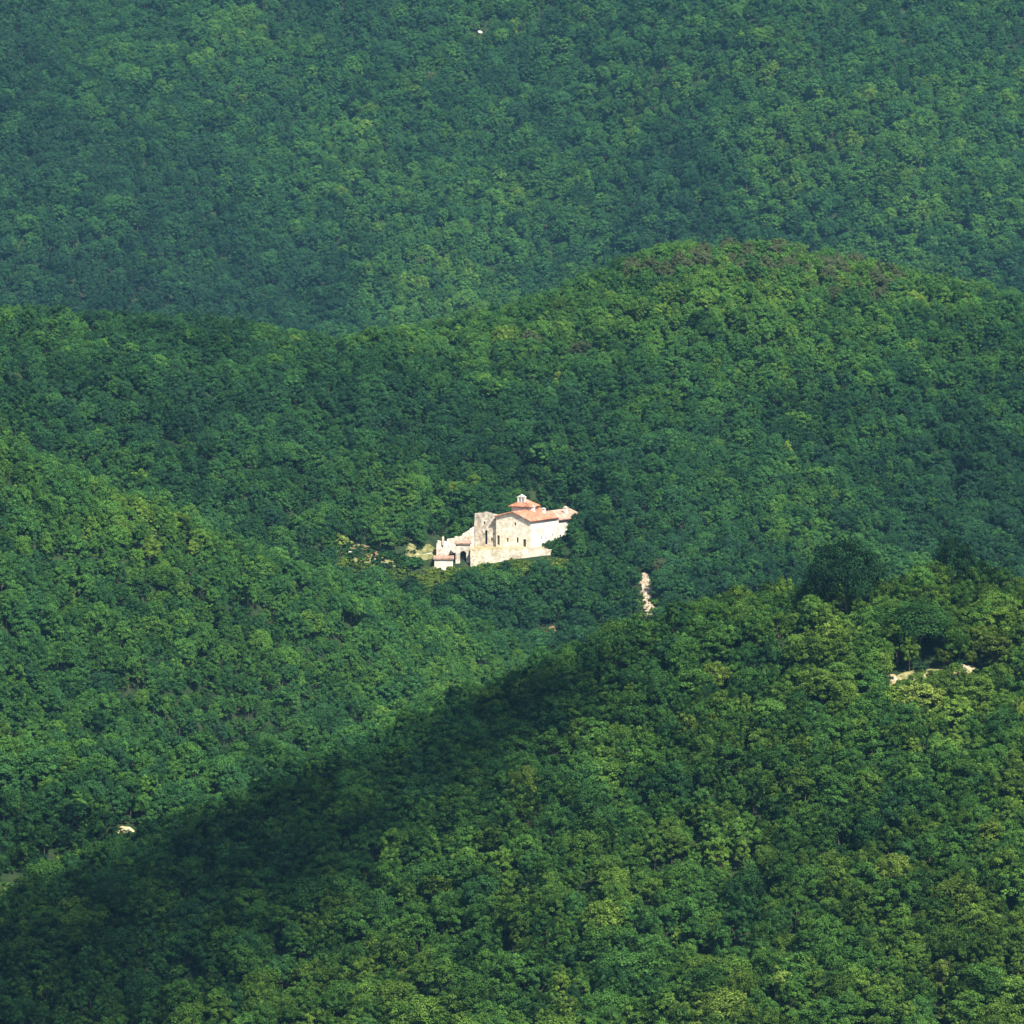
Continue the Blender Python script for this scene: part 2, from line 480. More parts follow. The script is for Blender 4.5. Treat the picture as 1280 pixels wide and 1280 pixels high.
T_T = np.where(dome & (RNG.random(NT) < 0.4), 1.0, T_T)
dry = vnoise(TX, TY, 30, 44) > 0.34
yp = hit(1170, 850)
T_T = np.where((np.abs(TX - yp.x) < 11) & (np.abs(TY - yp.y + 6) < 11), np.maximum(T_T, RNG.normal(0.68, 0.08, NT)), T_T)
T_T = np.where((TY < 1080) & (TY > 1024) & (TU > 860), T_T + 0.10, T_T)
T_T = np.where(dry & (TY > 1150) & (RNG.random(NT) < 0.015), 1.0, T_T)
T_T = np.where(RNG.random(NT) < 0.003 * (TY < 1800), RNG.uniform(0.72, 0.86, NT), T_T)
T_T = np.where((T_T > 0.78) & (T_T < 0.9) & (RNG.random(NT) < 0.6), 0.62, T_T)
T_T = np.clip(T_T, 0.02, 1.0)
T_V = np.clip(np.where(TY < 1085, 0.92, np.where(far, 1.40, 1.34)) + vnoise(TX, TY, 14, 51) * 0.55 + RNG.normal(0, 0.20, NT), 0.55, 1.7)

inframe = (TU > 2) & (TU < 1278) & (TV > 0) & (TV < 1290) & in_sight(TX, TY, TZ, -0.001)
app = np.where(inframe, T_S / TY, 0)
near_order = np.argsort(np.where(inframe & (TY < 1100), TY - 12 * T_S, 1e9))
SINGLE = near_order[:290]
mask = np.ones(NT, bool); mask[SINGLE] = False

def tree_object(k, loc, rz, sx, sz, tint, val, label, group=None, name='oak_tree', cat='tree'):
    t = thing(name, label, cat, loc, rz, group)
    t.scale = (sx, sx, sz)
    for nm, me in (('crown', k.crown), ('trunk', k.trunk)):
        o = bpy.data.objects.new(nm, me)
        COL.objects.link(o); o.parent = t
        o['tint'] = float(tint); o['val'] = float(val)
    return t

SHADOW = [(-140, 1196), (0, 1144), (150, 1088), (300, 1022), (430, 962), (540, 918), (640, 878), (730, 834), (800, 796), (850, 790), (820, 805), (740, 845), (690, 900),
          (640, 975), (575, 1060), (480, 1120), (380, 1175), (300, 1240), (240, 1330), (-140, 1420)]
def inside(u, v):
    c = False; n = len(SHADOW)
    for i in range(n):
        (a, b), (p, q) = SHADOW[i], SHADOW[(i + 1) % n]
        if (b > v) != (q > v) and u < (p - a) * (v - b) / (q - b) + a: c = not c
    return c
for i in SINGLE:
    tn, kd, u_, v_ = T_T[i], KINDS[T_K[i]].name, TU[i], TV[i]
    hue = 'dark green' if tn < 0.28 else 'mid green' if tn < 0.5 else 'light green' if tn < 0.7 else 'yellow green' if tn < 0.93 else 'olive brown'
    lit = 'shaded' if inside(u_, v_) else 'sunlit'
    size = 'small' if T_S[i] < 0.78 else 'large' if T_S[i] > 1.0 else 'middling'
    form = {'round': 'rounded', 'tall': 'narrow', 'wide': 'spreading'}[kd]
    where = 'bottom' if v_ > 1215 else 'lower'
    side = 'left' if u_ < 430 else 'middle' if u_ < 850 else 'right'
    lab = '%s %s %s tree with %s crown on the %s %s of near slope' % (size, lit, hue, form, where, side)
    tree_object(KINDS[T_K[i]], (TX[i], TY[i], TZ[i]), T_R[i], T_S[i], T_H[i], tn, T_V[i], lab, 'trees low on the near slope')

# ------------------------------------------------------------------ the rest of the wood: one object
def forest_nodes():
    ng = bpy.data.node_groups.new('wood_scatter', 'GeometryNodeTree')
    ng.interface.new_socket('Geometry', in_out='INPUT', socket_type='NodeSocketGeometry')
    ng.interface.new_socket('Geometry', in_out='OUTPUT', socket_type='NodeSocketGeometry')
    N, L = ng.nodes, ng.links
    gi, go = N.new('NodeGroupInput'), N.new('NodeGroupOutput')
    ci = N.new('GeometryNodeCollectionInfo'); ci.inputs['Collection'].default_value = proto_col
    ci.inputs['Separate Children'].default_value = True; ci.inputs['Reset Children'].default_value = True
    def attr(nm, ty):
        a = N.new('GeometryNodeInputNamedAttribute'); a.data_type = ty; a.inputs['Name'].default_value = nm; return a.outputs[0]
    ip = N.new('GeometryNodeInstanceOnPoints')
    ip.inputs['Pick Instance'].default_value = True
    L.new(gi.outputs[0], ip.inputs['Points']); L.new(ci.outputs[0], ip.inputs['Instance'])
    L.new(attr('pid', 'INT'), ip.inputs['Instance Index'])
    er = N.new('FunctionNodeEulerToRotation'); L.new(attr('rot', 'FLOAT_VECTOR'), er.inputs[0])
    L.new(er.outputs[0], ip.inputs['Rotation'])
    L.new(attr('scl', 'FLOAT_VECTOR'), ip.inputs['Scale'])
    L.new(ip.outputs[0], go.inputs[0])
    return ng
FOREST_NG = forest_nodes()

def wood(name, x, y, z, s, h, r, k, tint, val, label):
    me = bpy.data.meshes.new(name)
    n = len(x)
    me.from_pydata(np.stack([x, y, z], 1).tolist(), [], [])
    def put(nm, ty, data, key):
        a = me.attributes.new(nm, ty, 'POINT'); a.data.foreach_set(key, np.ascontiguousarray(data).ravel())
    put('pid', 'INT', k.astype(np.int32), 'value')
    put('scl', 'FLOAT_VECTOR', np.stack([s, s, h], 1).astype('f'), 'vector')
    put('rot', 'FLOAT_VECTOR', np.stack([RNG.normal(0, 0.05, n), RNG.normal(0, 0.05, n), r], 1).astype('f'), 'vector')
    put('tint', 'FLOAT', tint.astype('f'), 'value')
    put('val', 'FLOAT', val.astype('f'), 'value')
    o = bpy.data.objects.new(name, me)
    COL.objects.link(o)
    md = o.modifiers.new('scatter', 'NODES'); md.node_group = FOREST_NG
    return tag(o, label, kind='stuff')

m_ = mask
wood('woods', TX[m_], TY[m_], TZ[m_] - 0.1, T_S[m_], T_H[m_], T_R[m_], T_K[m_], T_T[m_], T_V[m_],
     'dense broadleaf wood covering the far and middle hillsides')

# low scrub in the gaps and clearings
bx, by = scatter(900, 1080, 4.2); b2x, b2y = scatter(1080, 1860, 2.9)
bx, by = np.concatenate([bx, b2x]), np.concatenate([by, b2y])
ex, ey, fx, fy = [], [], [], []
for cx, cy, rx, dn, up in CLEAR:
    n = int(rx * (dn + up) * (1.0 if cy < 1100 else 0.75))
    for _ in range(n):
        xx, yy = cx + RNG.uniform(-rx, rx), cy + RNG.uniform(-dn, -1.5 if RNG.random() < 0.75 else up)
        if 1590 < cy < 1604 and yy > cy - 5 and cx < HO.x: continue
        ex.append(xx); ey.append(yy)
for _ in range(620):
    xx = HO.x + RNG.uniform(-29, 11); yy = HO.y + RNG.uniform(-19, -9.9)
    ex.append(xx); ey.append(yy)
for _ in range(170):
    lx_, ly_ = RNG.uniform(-17, 9), RNG.uniform(33, 48)
    c_, s_ = math.cos(HOUSE_RZ), math.sin(HOUSE_RZ)
    fx.append(HO.x + lx_ * c_ - ly_ * s_); fy.append(HO.y + lx_ * s_ + ly_ * c_)
for _ in range(330):
    yy = RNG.uniform(-3, 9) if RNG.random() < 0.8 else RNG.uniform(-14, -7)
    fx.append(HO.x + RNG.uniform(-56, -30)); fy.append(HO.y + yy)
for _ in range(40):
    fx.append(HO.x + RNG.uniform(5, 12)); fy.append(HO.y + RNG.uniform(-8, 12))
nf = len(fx)
nb0 = len(bx)
bx, by = np.concatenate([bx, ex, fx]), np.concatenate([by, ey, fy])
bz = height(bx, by)
ok = in_sight(bx, by, bz); ok[:nb0] &= ~blocked(bx[:nb0], by[:nb0])
open_ = ((np.arange(len(bx)) >= nb0) & (np.arange(len(bx)) < len(bx) - nf))[ok]
bx, by, bz = bx[ok], by[ok], bz[ok]
nb = len(bx)
brown = (bx < HO.x - 19) & (bx > HO.x - 58) & (by > HO.y - 8) & (by < HO.y + 9) & (RNG.random(nb) < 0.4)
bs = np.where(open_, RNG.uniform(0.45, 0.95, nb), RNG.uniform(0.7, 1.3, nb))
wood('scrub', bx, by, bz - 0.1, bs, bs * RNG.uniform(0.7, 1.1, nb), RNG.uniform(0, 6.28, nb),
     N_FOREST + 2 + RNG.integers(0, 3, nb), np.clip(np.where(open_, 0.70, 0.26) + vnoise(bx, by, 12, 61) * 0.3 + RNG.normal(0, 0.09, nb), 0.05, 0.86) * np.where(brown, 0, 1) + np.where(brown, 1.0, 0),  # scrub between trees tinted dark to paint shade into the gaps
     np.clip(RNG.normal(1.05, 0.15, nb), 0.7, 1.5), 'low yellow green scrub in gaps and clearings between the trees')

# ------------------------------------------------------------------ trees one notices
def special(k, u, v, d, w, h, tint, val, label, name='oak_tree', seed=0):
    """tree whose crown centre shows at (u, v); w and h are its crown width and full height in metres"""
    if d is None:
        d = hit(u, v).y
    p = at(u, v, d)
    z = hz(p.x, p.y)
    return tree_object(k, (p.x, p.y, z - 0.1), seed, w / (2 * k.R), h / k.top, tint, val, label, None, name)
special(BIG, 1058, 725, 1040, 12.6, 13.2, 0.08, 0.72, 'large dark round oak rising above the crest of the near ridge', seed=0.4)
special(BIG2, 1190, 692, 1052, 6.6, 11.0, 0.08, 0.74, 'smaller dark oak standing up on the near crest right of the large dark one', seed=1.4)
special(BIG, 1150, 790, 1022, 11.5, 9.5, 0.34, 0.95, 'broad green tree with a dark shaded underside above the bare yellow bank', seed=2.0)
special(BIG2, 746, 695, 1600, 6.5, 7.0, 0.10, 0.8, 'dark bushy tree against the right end of the white monastery', seed=0.9)
special(BIG2, 826, 748, None, 4.5, 5.5, 0.14, 0.8, 'small dark tree against the pale rock scar', seed=3.0)
special(KINDS[3], 1030, 800, 1020, 5.0, 5.8, 0.84, 1.2, 'bright yellow green tree below the large dark oak on the crest', seed=2.2)
special(KINDS[6], 592, 622, 1622, 4.8, 8.5, 0.60, 1.1, 'tall light green tree just left of the ruined wall', seed=2.9)
special(BIG2, 622, 628, 1636, 7.5, 8.0, 0.12, 0.85, 'dark blue green tree behind the ruined wall', seed=4.2)
special(BUSH[1], 430, 680, hit(430, 688).y, 4.6, 4.0, 0.87, 1.35, 'pale lime green bush by the white stones on the left terrace', name='bush', seed=0.2)

# ------------------------------------------------------------------ monastery
def wall_panel(L, H, openings, depth=0.35):
    """upright wall in local X (0..L) and Z (0..H), face at y=0, with recessed rectangular openings (x0, x1, z0, z1)"""
    mb = MB()
    xs = sorted({0, L, *[o[0] for o in openings], *[o[1] for o in openings]})
    zs = sorted({0, H, *[o[2] for o in openings], *[o[3] for o in openings]})
    for a, b in zip(xs, xs[1:]):
        for c, d in zip(zs, zs[1:]):
            mx, mz = (a + b) / 2, (c + d) / 2
            if any(o[0] < mx < o[1] and o[2] < mz < o[3] for o in openings): continue
            mb.poly([(a, 0, c), (b, 0, c), (b, 0, d), (a, 0, d)])
    for x0, x1, z0, z1 in openings:
        mb.poly([(x0, 0, z0), (x0, depth, z0), (x0, depth, z1), (x0, 0, z1)])
        mb.poly([(x1, 0, z1), (x1, depth, z1), (x1, depth, z0), (x1, 0, z0)])
        mb.poly([(x0, 0, z1), (x0, depth, z1), (x1, depth, z1), (x1, 0, z1)])
        mb.poly([(x0, 0, z0), (x1, 0, z0), (x1, depth, z0), (x0, depth, z0)])
    return mb

def roof_plane(mb, a, b, c, d, thick=0.22, pitch=0.42):
    """pan-tiled slope: a-b along the eave, d-c along the ridge; raised courses running from eave to ridge"""
    a, b, c, d = map(Vector, (a, b, c, d))
    n = max(4, int((b - a).length / pitch))
    up = (b - a).cross(d - a).normalized()
    if up.z < 0: up = -up
    lo, hi = [], []
    for i in range(2 * n + 1):
        t = i / (2 * n)
        e = up * (0.13 if i % 2 else 0.0)
        lo.append(a.lerp(b, t) + e); hi.append(d.lerp(c, t) + e)
    k = len(mb.v)
    mb.v += [tuple(p) for p in lo] + [tuple(p) for p in hi]
    m = len(lo)
    for i in range(m - 1):
        mb.f.append([k + i, k + i + 1, k + m + i + 1, k + m + i])
    k = len(mb.v)
    mb.v += [tuple(p) for p in (a, b, c, d)] + [tuple(p - up * thick) for p in (a, b, c, d)]
    for q in ([7, 6, 5, 4], [0, 4, 5, 1], [1, 5, 6, 2], [2, 6, 7, 3], [3, 7, 4, 0]):
        mb.f.append([k + i for i in q])

mon = thing('monastery', 'white and stone monastery with red tiled roofs standing on a walled terrace', 'monastery', HO, HOUSE_RZ)
W, LEN = 10.7, 16.0
GABLE_OPEN = [(-10.4, -9.6, 0.6, 3.2, 'doorway'), (-7.42, -6.88, 1.5, 2.6, 'window'), (-4.4, -3.8, 1.4, 2.85, 'window'), (-2.4, -1.5, 0.35, 2.4, 'doorway'),
              (-5.05, -4.55, 6.1, 6.95, 'window'), (-8.95, -8.45, 6.9, 7.5, 'window')]
ZL, ZR, ZA, XA = 8.4, 7.4, 9.7, -5.2
def opening_parts(panel, ops, parent, shift, along):
    pass
def place_panel(name, L, H, ops, origin, rz, mat, parent):
    """wall panel with its windows and doors as sub-parts"""
    w = wall_panel(L, H, [o[:4] for o in ops]).build(name, mat, parent)
    w.location = origin; w.rotation_euler = (0, 0, rz)
    for x0, x1, z0, z1, kind in ops:
        pane = MB().box(x0, x1, 0.30, 0.345, z0, z1)
        mat_ = M['timber'] if kind == 'doorway' else M['glass']
        pane.build('door' if kind == 'doorway' else 'window', mat_, w)
        fr = MB(); t = 0.09
        fr.box(x0, x0 + t, 0.2, 0.298, z0, z1).box(x1 - t, x1, 0.2, 0.298, z0, z1).box(x0 + t, x1 - t, 0.2, 0.298, z1 - t, z1)
        fr.build('frame', M['timber'], w)
    return w
gops = [(x0 + W, x1 + W, z0, z1, k) for x0, x1, z0, z1, k in GABLE_OPEN if z1 < 7.4]
gw = place_panel('gable_wall', W, 7.4, [o for o in gops], (-W, 0, 0), 0, M['stone'], mon)
# top of the gable, above the lower eave line
mb = MB()
mb.poly([(-W, 0, 7.4), (0, 0, 7.4), (XA, 0, ZA), (-W, 0, ZL)])
mb.build('gable', M['stone'], mon)
win_side = [(6.3, 6.9, 1.9, 2.8, 'window'), (9.0, 9.6, 1.8, 2.6, 'window'), (13.0, 13.6, 2.3, 3.2, 'window'), (7.4, 8.0, 0.3, 1.0, 'window')]
sw = place_panel('side_wall', LEN, ZR, win_side, (0, 0, 0), math.pi / 2, M['plaster'], mon)
mb = MB()
mb.poly([(-W, LEN, 0), (-W, 0, 0), (-W, 0, ZL), (-W, LEN, ZL)])
mb.poly([(0, LEN, 0), (-W, LEN, 0), (-W, LEN, ZL), (XA, LEN, ZA), (0, LEN, ZR)])
mb.build('back_wall', M['plaster'], mon)
ov = 0.55
mb = MB()
sl_r = (ZA - ZR) / (-XA); sl_l = (ZA - ZL) / (W + XA)
LIFT = 0.24
roof_plane(mb, (ov, -ov, ZR - ov * sl_r + LIFT), (ov, LEN + 0.3, ZR - ov * sl_r + LIFT), (XA, LEN + 0.3, ZA + LIFT), (XA, -ov, ZA + LIFT))
roof_plane(mb, (-W - ov, LEN + 0.3, ZL - ov * sl_l + LIFT), (-W - ov, -ov, ZL - ov * sl_l + LIFT), (XA, -ov, ZA + LIFT + 0.003), (XA, LEN + 0.3, ZA + LIFT + 0.003))
rf = mb.build('roof', M['tile'], mon)
def chimney(parent, x, y, z0, z1, w=0.8, l=0.8):
    mb = MB().box(x - w / 2, x + w / 2, y - l / 2, y + l / 2, z0, z1).box(x - w / 2 - .12, x + w / 2 + .12, y - l / 2 - .12, y + l / 2 + .12, z1, z1 + .16)
    mb.box(x - w * .3, x + w * .3, y - l * .3, y + l * .3, z1 + .16, z1 + .42)
    return mb.build('chimney', M['plaster'], parent)
chimney(rf, -2.4, 12.6, 8.2, 9.9, 0.8, 0.8)
chimney(rf, -4.2, 9.3, 9.0, 10.6, 1.2, 0.9)
# dark board whose colour draws the eave's shadow line under the tiles
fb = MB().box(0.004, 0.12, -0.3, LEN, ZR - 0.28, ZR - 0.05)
fb.build('eave_shadow_board', M['timber'], mon)
# raised square lantern over the church, its hipped roof and the bell gable on it
LX0, LX1, LY0, LY1, LZ0, LZ1 = -10.0, -4.6, 8.0, 13.2, 8.0, 10.7
lan = MB().box(LX0, LX1, LY0, LY1, LZ0, LZ1).build('lantern', M['stone'], mon)
mb = MB(); e = 0.7; ax, ay, az = (LX0 + LX1) / 2, (LY0 + LY1) / 2, LZ1 + 1.75
C4 = [Vector((LX0 - e, LY0 - e, LZ1 + .04)), Vector((LX1 + e, LY0 - e, LZ1 + .04)), Vector((LX1 + e, LY1 + e, LZ1 + .04)), Vector((LX0 - e, LY1 + e, LZ1 + .04))]
R2 = [Vector((ax - .3, ay - 1.0, az)), Vector((ax + .3, ay - 1.0, az)), Vector((ax + .3, ay + 1.0, az)), Vector((ax - .3, ay + 1.0, az))]
for i in range(4):
    j = (i + 1) % 4
    roof_plane(mb, C4[i], C4[j], R2[j], R2[i], 0.2)
mb.poly(R2)
lr = mb.build('lantern_roof', M['tile'], mon)
bg = MB()
bx0, by0 = LX0 + 1.5, LY0 + 0.6
for q in (0.0, 0.95, 1.9):
    bg.box(bx0 + q, bx0 + q + 0.5, by0, by0 + 0.6, LZ1 + .2, LZ1 + 2.5)
bg.box(bx0 - .1, bx0 + 2.5, by0 - .05, by0 + .65, LZ1 + 2.502, LZ1 + 2.75)
bg.prism([(bx0, by0 + .04, LZ1 + 2.752), (bx0 + 2.4, by0 + .04, LZ1 + 2.752), (bx0 + 1.2, by0 + .04, LZ1 + 3.4)], (0, 0.5, 0))
belf = bg.build('bell_gable', M['plaster'], mon)
for q in (0.72, 1.67):
    b = MB()
    for k_ in range(8):
        a0, a1 = k_ * math.pi / 4, (k_ + 1) * math.pi / 4
        cx_, cy_ = bx0 + q, by0 + .3
        p = lambda a, r, z: (cx_ + r * math.cos(a), cy_ + r * math.sin(a), z)
        b.poly([p(a0, .2, LZ1 + 1.7), p(a1, .2, LZ1 + 1.7), p(a1, .1, LZ1 + 2.15), p(a0, .1, LZ1 + 2.15)])
    b.build('bell', M['timber'], belf)
# lower wing at the far right end
WY0, WY1, WX, WZ = LEN, 31.5, 0.45, 6.75
ww = place_panel('wing_wall', WY1 - WY0, WZ, [(0.8, 1.9, 0.7, 2.6, 'doorway'), (5.2, 5.8, 2.6, 3.4, 'window'), (8.6, 9.2, 2.6, 3.4, 'window')], (WX, WY0, 0), math.pi / 2, M['plaster'], mon)
mb = MB()
mb.poly([(WX, WY0, 0), (-9, WY0, 0), (-9, WY0, WZ), (-4.2, WY0, WZ + 1.9), (WX, WY0, WZ)])
mb.poly([(WX, WY1, 0), (-9, WY1, 0), (-9, WY1, WZ), (-4.2, WY1, WZ + 1.9), (WX, WY1, WZ)])
mb.poly([(-9, WY0, 0), (-9, WY1, 0), (-9, WY1, WZ), (-9, WY0, WZ)])
mb.build('wing_end_wall', M['plaster'], mon)
mb = MB(); sw_ = 1.9 / 4.65
roof_plane(mb, (WX + .6, WY0 + .05, WZ - .6 * sw_ + LIFT), (WX + .6, WY1 + .6, WZ - .6 * sw_ + LIFT), (-4.2, WY1 + .6, WZ + 1.9 + LIFT), (-4.2, WY0 + .05, WZ + 1.9 + LIFT))
roof_plane(mb, (-9.6, WY1 + .6, WZ - .24 + LIFT), (-9.6, WY0 + .05, WZ - .24 + LIFT), (-4.2, WY0 + .05, WZ + 1.903 + LIFT), (-4.2, WY1 + .6, WZ + 1.903 + LIFT))
wr = mb.build('wing_roof', M['old_tile'], mon)
chimney(wr, -1.6, 24.6, 7.6, 9.6, 0.9, 0.9)
MB().box(WX + .004, WX + .12, WY0 + .1, WY1, WZ - 0.28, WZ - 0.05).build('eave_shadow_board', M['timber'], mon)  # dark strip drawing the shadow line under the wing eave

# helper for masonry seen face on: outline given in photograph pixels at its own distance, with real thickness
def ragged(pts, amp, seed, step=4.0):
    """break straight runs of a ruined top into uneven stone steps"""
    g = random.Random(seed); out = []
    for (u0, v0), (u1, v1) in zip(pts, pts[1:]):
        n = max(1, int(math.hypot(u1 - u0, v1 - v0) / step))
        for i in range(n):
            t = i / n
            u, v = u0 + (u1 - u0) * t, v0 + (v1 - v0) * t
            j = g.uniform(-amp, amp)
            out += [(u, v + j), (u + (u1 - u0) / n * 0.86, v + (v1 - v0) / n * 0.5 + j)]
    out.append(pts[-1])
    return out

def masonry(name, label, cat, top, base_v, d0, d1, thick, mat, amp=0.9, seed=1, openings=(), step=4.0):
    """wall whose ragged top runs through pixels `top`; distance runs from d0 at its left end to d1 at its right"""
    u0, u1 = top[0][0], top[-1][0]
    line = ragged(top, amp, seed, step)
    dist = lambda u: d0 + (d1 - d0) * (u - u0) / (u1 - u0)
    o0 = at((u0 + u1) / 2, base_v, (d0 + d1) / 2)
    t = thing(name, label, cat, o0)
    mb = MB()
    fr = []
    us = sorted({*[p[0] for p in line], *[q for o in openings for q in (o[0], o[1])]})
    lu = [p[0] for p in line]; lv = [p[1] for p in line]
    off = Vector((0, thick, 0))
    prev = None
    for a, b in zip(us, us[1:]):
        if b - a < 1e-4: continue
        va, vb = float(np.interp(a, lu, lv)), float(np.interp(b, lu, lv))
        segs = [(base_v, base_v, va, vb)]
        for o in openings:
            if o[0] - 1e-6 <= a and b <= o[1] + 1e-6:
                segs = [(base_v, base_v, o[3], o[3]), (o[2], o[2], va, vb)]
        for ba, bb, ta, tb in segs:
            P = [at(a, ba, dist(a)), at(b, bb, dist(b)), at(b, tb, dist(b)), at(a, ta, dist(a))]
            mb.prism([p - o0 for p in P], off)
    w = mb.build('wall', mat, t)
    for o in openings:
        du = dist((o[0] + o[1]) / 2) + thick * 0.72
        P = [at(o[0] - .2, o[3] + .2, du), at(o[1] + .2, o[3] + .2, du), at(o[1] + .2, o[2] - .2, du), at(o[0] - .2, o[2] - .2, du)]
        MB().prism([p - o0 for p in P], (0, 0.06, 0)).build('doorway' if o[3] - o[2] > 8 else 'window', M['glass'], t)
    return t

# retaining wall and terrace under the house
RW0, RW1, RW2 = at(588, 705, 1590.5), at(690, 705, 1593.5), at(708, 705, 1605)
ret = thing('retaining_wall', 'long buff stone retaining wall in front of and below the monastery', 'wall', (RW0.x, RW0.y, HT))
mb = MB()
def wall_run(mb, p0, p1, zt, zb, th, seed, n):
    g = random.Random(seed)
    for i in range(n):
        a, b = p0.lerp(p1, i / n), p0.lerp(p1, (i + 1) / n)
        nrm = Vector((-(b - a).y, (b - a).x, 0)).normalized() * th
        z = zt + g.uniform(-0.22, 0.18)
        q = [Vector((a.x, a.y, zb)) , Vector((b.x, b.y, zb)), Vector((b.x, b.y, z)), Vector((a.x, a.y, z))]
        mb.prism([p - ret.location for p in q], nrm)
wall_run(mb, RW0, RW1, HT + 0.35, HT - 7, 0.9, 3, 26)
mb.build('wall', M['mossy_stone'], ret)
mb = MB(); wall_run(mb, RW1 + Vector((0.02, 0.01, 0)), RW2, HT + 0.1, HT - 7, 0.9, 4, 8)
mb.build('return_wall', M['pale_stone'], ret)
mb = MB()
tp = [RW0 + Vector((0.2, 0.5, 0)), RW1 + Vector((-0.3, 0.5, 0)), RW2 + Vector((-0.4, 0.2, 0)), HO + Vector((14, 31, 0)), HO + Vector((-18, 30, 0)), HO + Vector((-22, 4, 0))]
mb.prism([(p.x - RW0.x, p.y - RW0.y, -0.02) for p in tp], (0, 0, -2.0))
mb.build('terrace', M['earth'], ret)

# ruined wall carrying on from the gable to the left
masonry('ruined_wall', 'tall ruined pale stone wall adjoining the left side of the monastery gable', 'wall',
        [(592.8, 656.5), (593.6, 641.2), (606, 640.5), (615, 641.5), (622.5, 643.5), (628.5, 650.5)], 688, 1608.5, 1605.3, 1.0, M['pale_stone'], 0.7, 5,
        [(606.6, 609.2, 662.8, 680.5), (604.8, 606.6, 651.8, 655.2), (614, 615.6, 672.2, 676)])
# sloping ruin stepping down to the left
masonry('ruined_rampart', 'pale broken wall stepping down from the tall ruin towards the left', 'wall',
        [(545.5, 680), (547, 676), (553, 677.5), (565, 672.5), (575, 670.5), (582, 665.5), (592.5, 657)], 708, 1594, 1601, 1.3, M['pale_stone'], 1.0, 9, step=3.2)
masonry('ruined_pier', 'thin broken masonry pier at the left tip of the ruined rampart', 'wall',
        [(552.6, 671.2), (553.6, 669.6), (555.2, 672)], 681, 1594.5, 1594.5, 0.5, M['pale_stone'], 0.3, 12, step=2)

# gateway with an arch and a small tiled roof
gd = 1592.5
go_ = at(579, 700, gd)
gate = thing('gateway', 'small stone gateway with a dark arch and little tiled roof', 'gateway', go_)
ppm = at(641, 640, gd).x
arch_w, arch_h = 3.9 * ppm, 8.6 * ppm
gl, gr, gt = -9.5 * ppm, 9.0 * ppm, 20.2 * ppm
mb = MB(); cz_ = 7.5 * ppm; n = 10
arc = [(arch_w * math.cos(math.pi - i * math.pi / n), cz_ + arch_w * math.sin(i * math.pi / n)) for i in range(n + 1)]
mb.prism([(gl, 0, -3), (-arch_w, 0, -3), (-arch_w, 0, cz_), (gl, 0, cz_)], (0, 1.6, 0))
mb.prism([(arch_w, 0, -3), (gr, 0, -3), (gr, 0, cz_), (arch_w, 0, cz_)], (0, 1.6, 0))
for i in range(n):
    (xa, za), (xb, zb) = arc[i], arc[i + 1]
    ta = gl + (gr - gl) * i / n; tb = gl + (gr - gl) * (i + 1) / n
    mb.prism([(xa, 0, za), (xb, 0, zb), (tb, 0, gt), (ta, 0, gt)], (0, 1.6, 0))
mb.prism([(gl, 0, cz_), (-arch_w, 0, cz_), (gl, 0, gt)], (0, 1.6, 0))
mb.prism([(arch_w, 0, cz_), (gr, 0, cz_), (gr, 0, gt)], (0, 1.6, 0))
mb.build('wall', M['pale_stone'], gate)
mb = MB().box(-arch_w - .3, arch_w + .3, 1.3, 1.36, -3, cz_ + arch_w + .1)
mb.build('door', M['glass'], gate)  # near-black sheet filling the arch opening
mb = MB()
roof_plane(mb, (gl - .3, -.45, gt + .12), (gr + .3, -.45, gt + .12), (gr + .3, 2.2, gt + .75), (gl - .3, 2.2, gt + .75))
mb.build('roof', M['old_tile'], gate)

# lower store with a tiled lean-to left of the gateway, and low field walls
so = at(553, 709, 1590)
store = thing('lean_to', 'low stone lean-to with a pinkish tiled roof left of the gateway', 'outbuilding', so)
sl_, sr_ = -10 * ppm, 13 * ppm
MB().box(sl_, sr_, 0, 3.2, -2.5, 9.5 * ppm).build('wall', M['stone'], store)
mb = MB(); roof_plane(mb, (sl_ - .3, -.4, 9.5 * ppm + .25), (sr_ + .3, -.4, 9.5 * ppm + .25), (sr_ + .3, 3.5, 9.5 * ppm + 0.8), (sl_ - .3, 3.5, 9.5 * ppm + 0.8))
mb.build('roof', M['old_tile'], store)
masonry('field_wall', 'low white dry stone wall nearest the lean-to', 'wall', [(509, 694.5), (516, 693), (528, 692.5), (540, 691)], 704, hit(509, 696).y, hit(540, 696).y, 0.8, M['white_rock'], 0.7, 21, step=3)
masonry('field_wall', 'short lower white wall below the dry stone wall by the lean-to', 'wall', [(511, 702), (518, 703), (526, 702.5)], 712, hit(511, 704).y, hit(526, 704).y, 0.8, M['white_rock'], 0.5, 22, step=3)
masonry('field_wall', 'low white wall edging the red earth terrace', 'wall', [(445, 695.5), (452, 695), (460, 697), (472, 696.5), (484, 696)], 708, hit(445, 701).y, hit(484, 701).y, 0.7, M['white_rock'], 0.6, 23, step=3)
masonry('rubble_wall', 'stub of white rubble wall below the pale lime bush', 'wall', [(433, 692), (436, 688.5), (440, 690), (443, 692), (446, 696)], 704, hit(433, 699).y, hit(446, 699).y, 1.0, M['white_rock'], 0.6, 24, step=2.5)

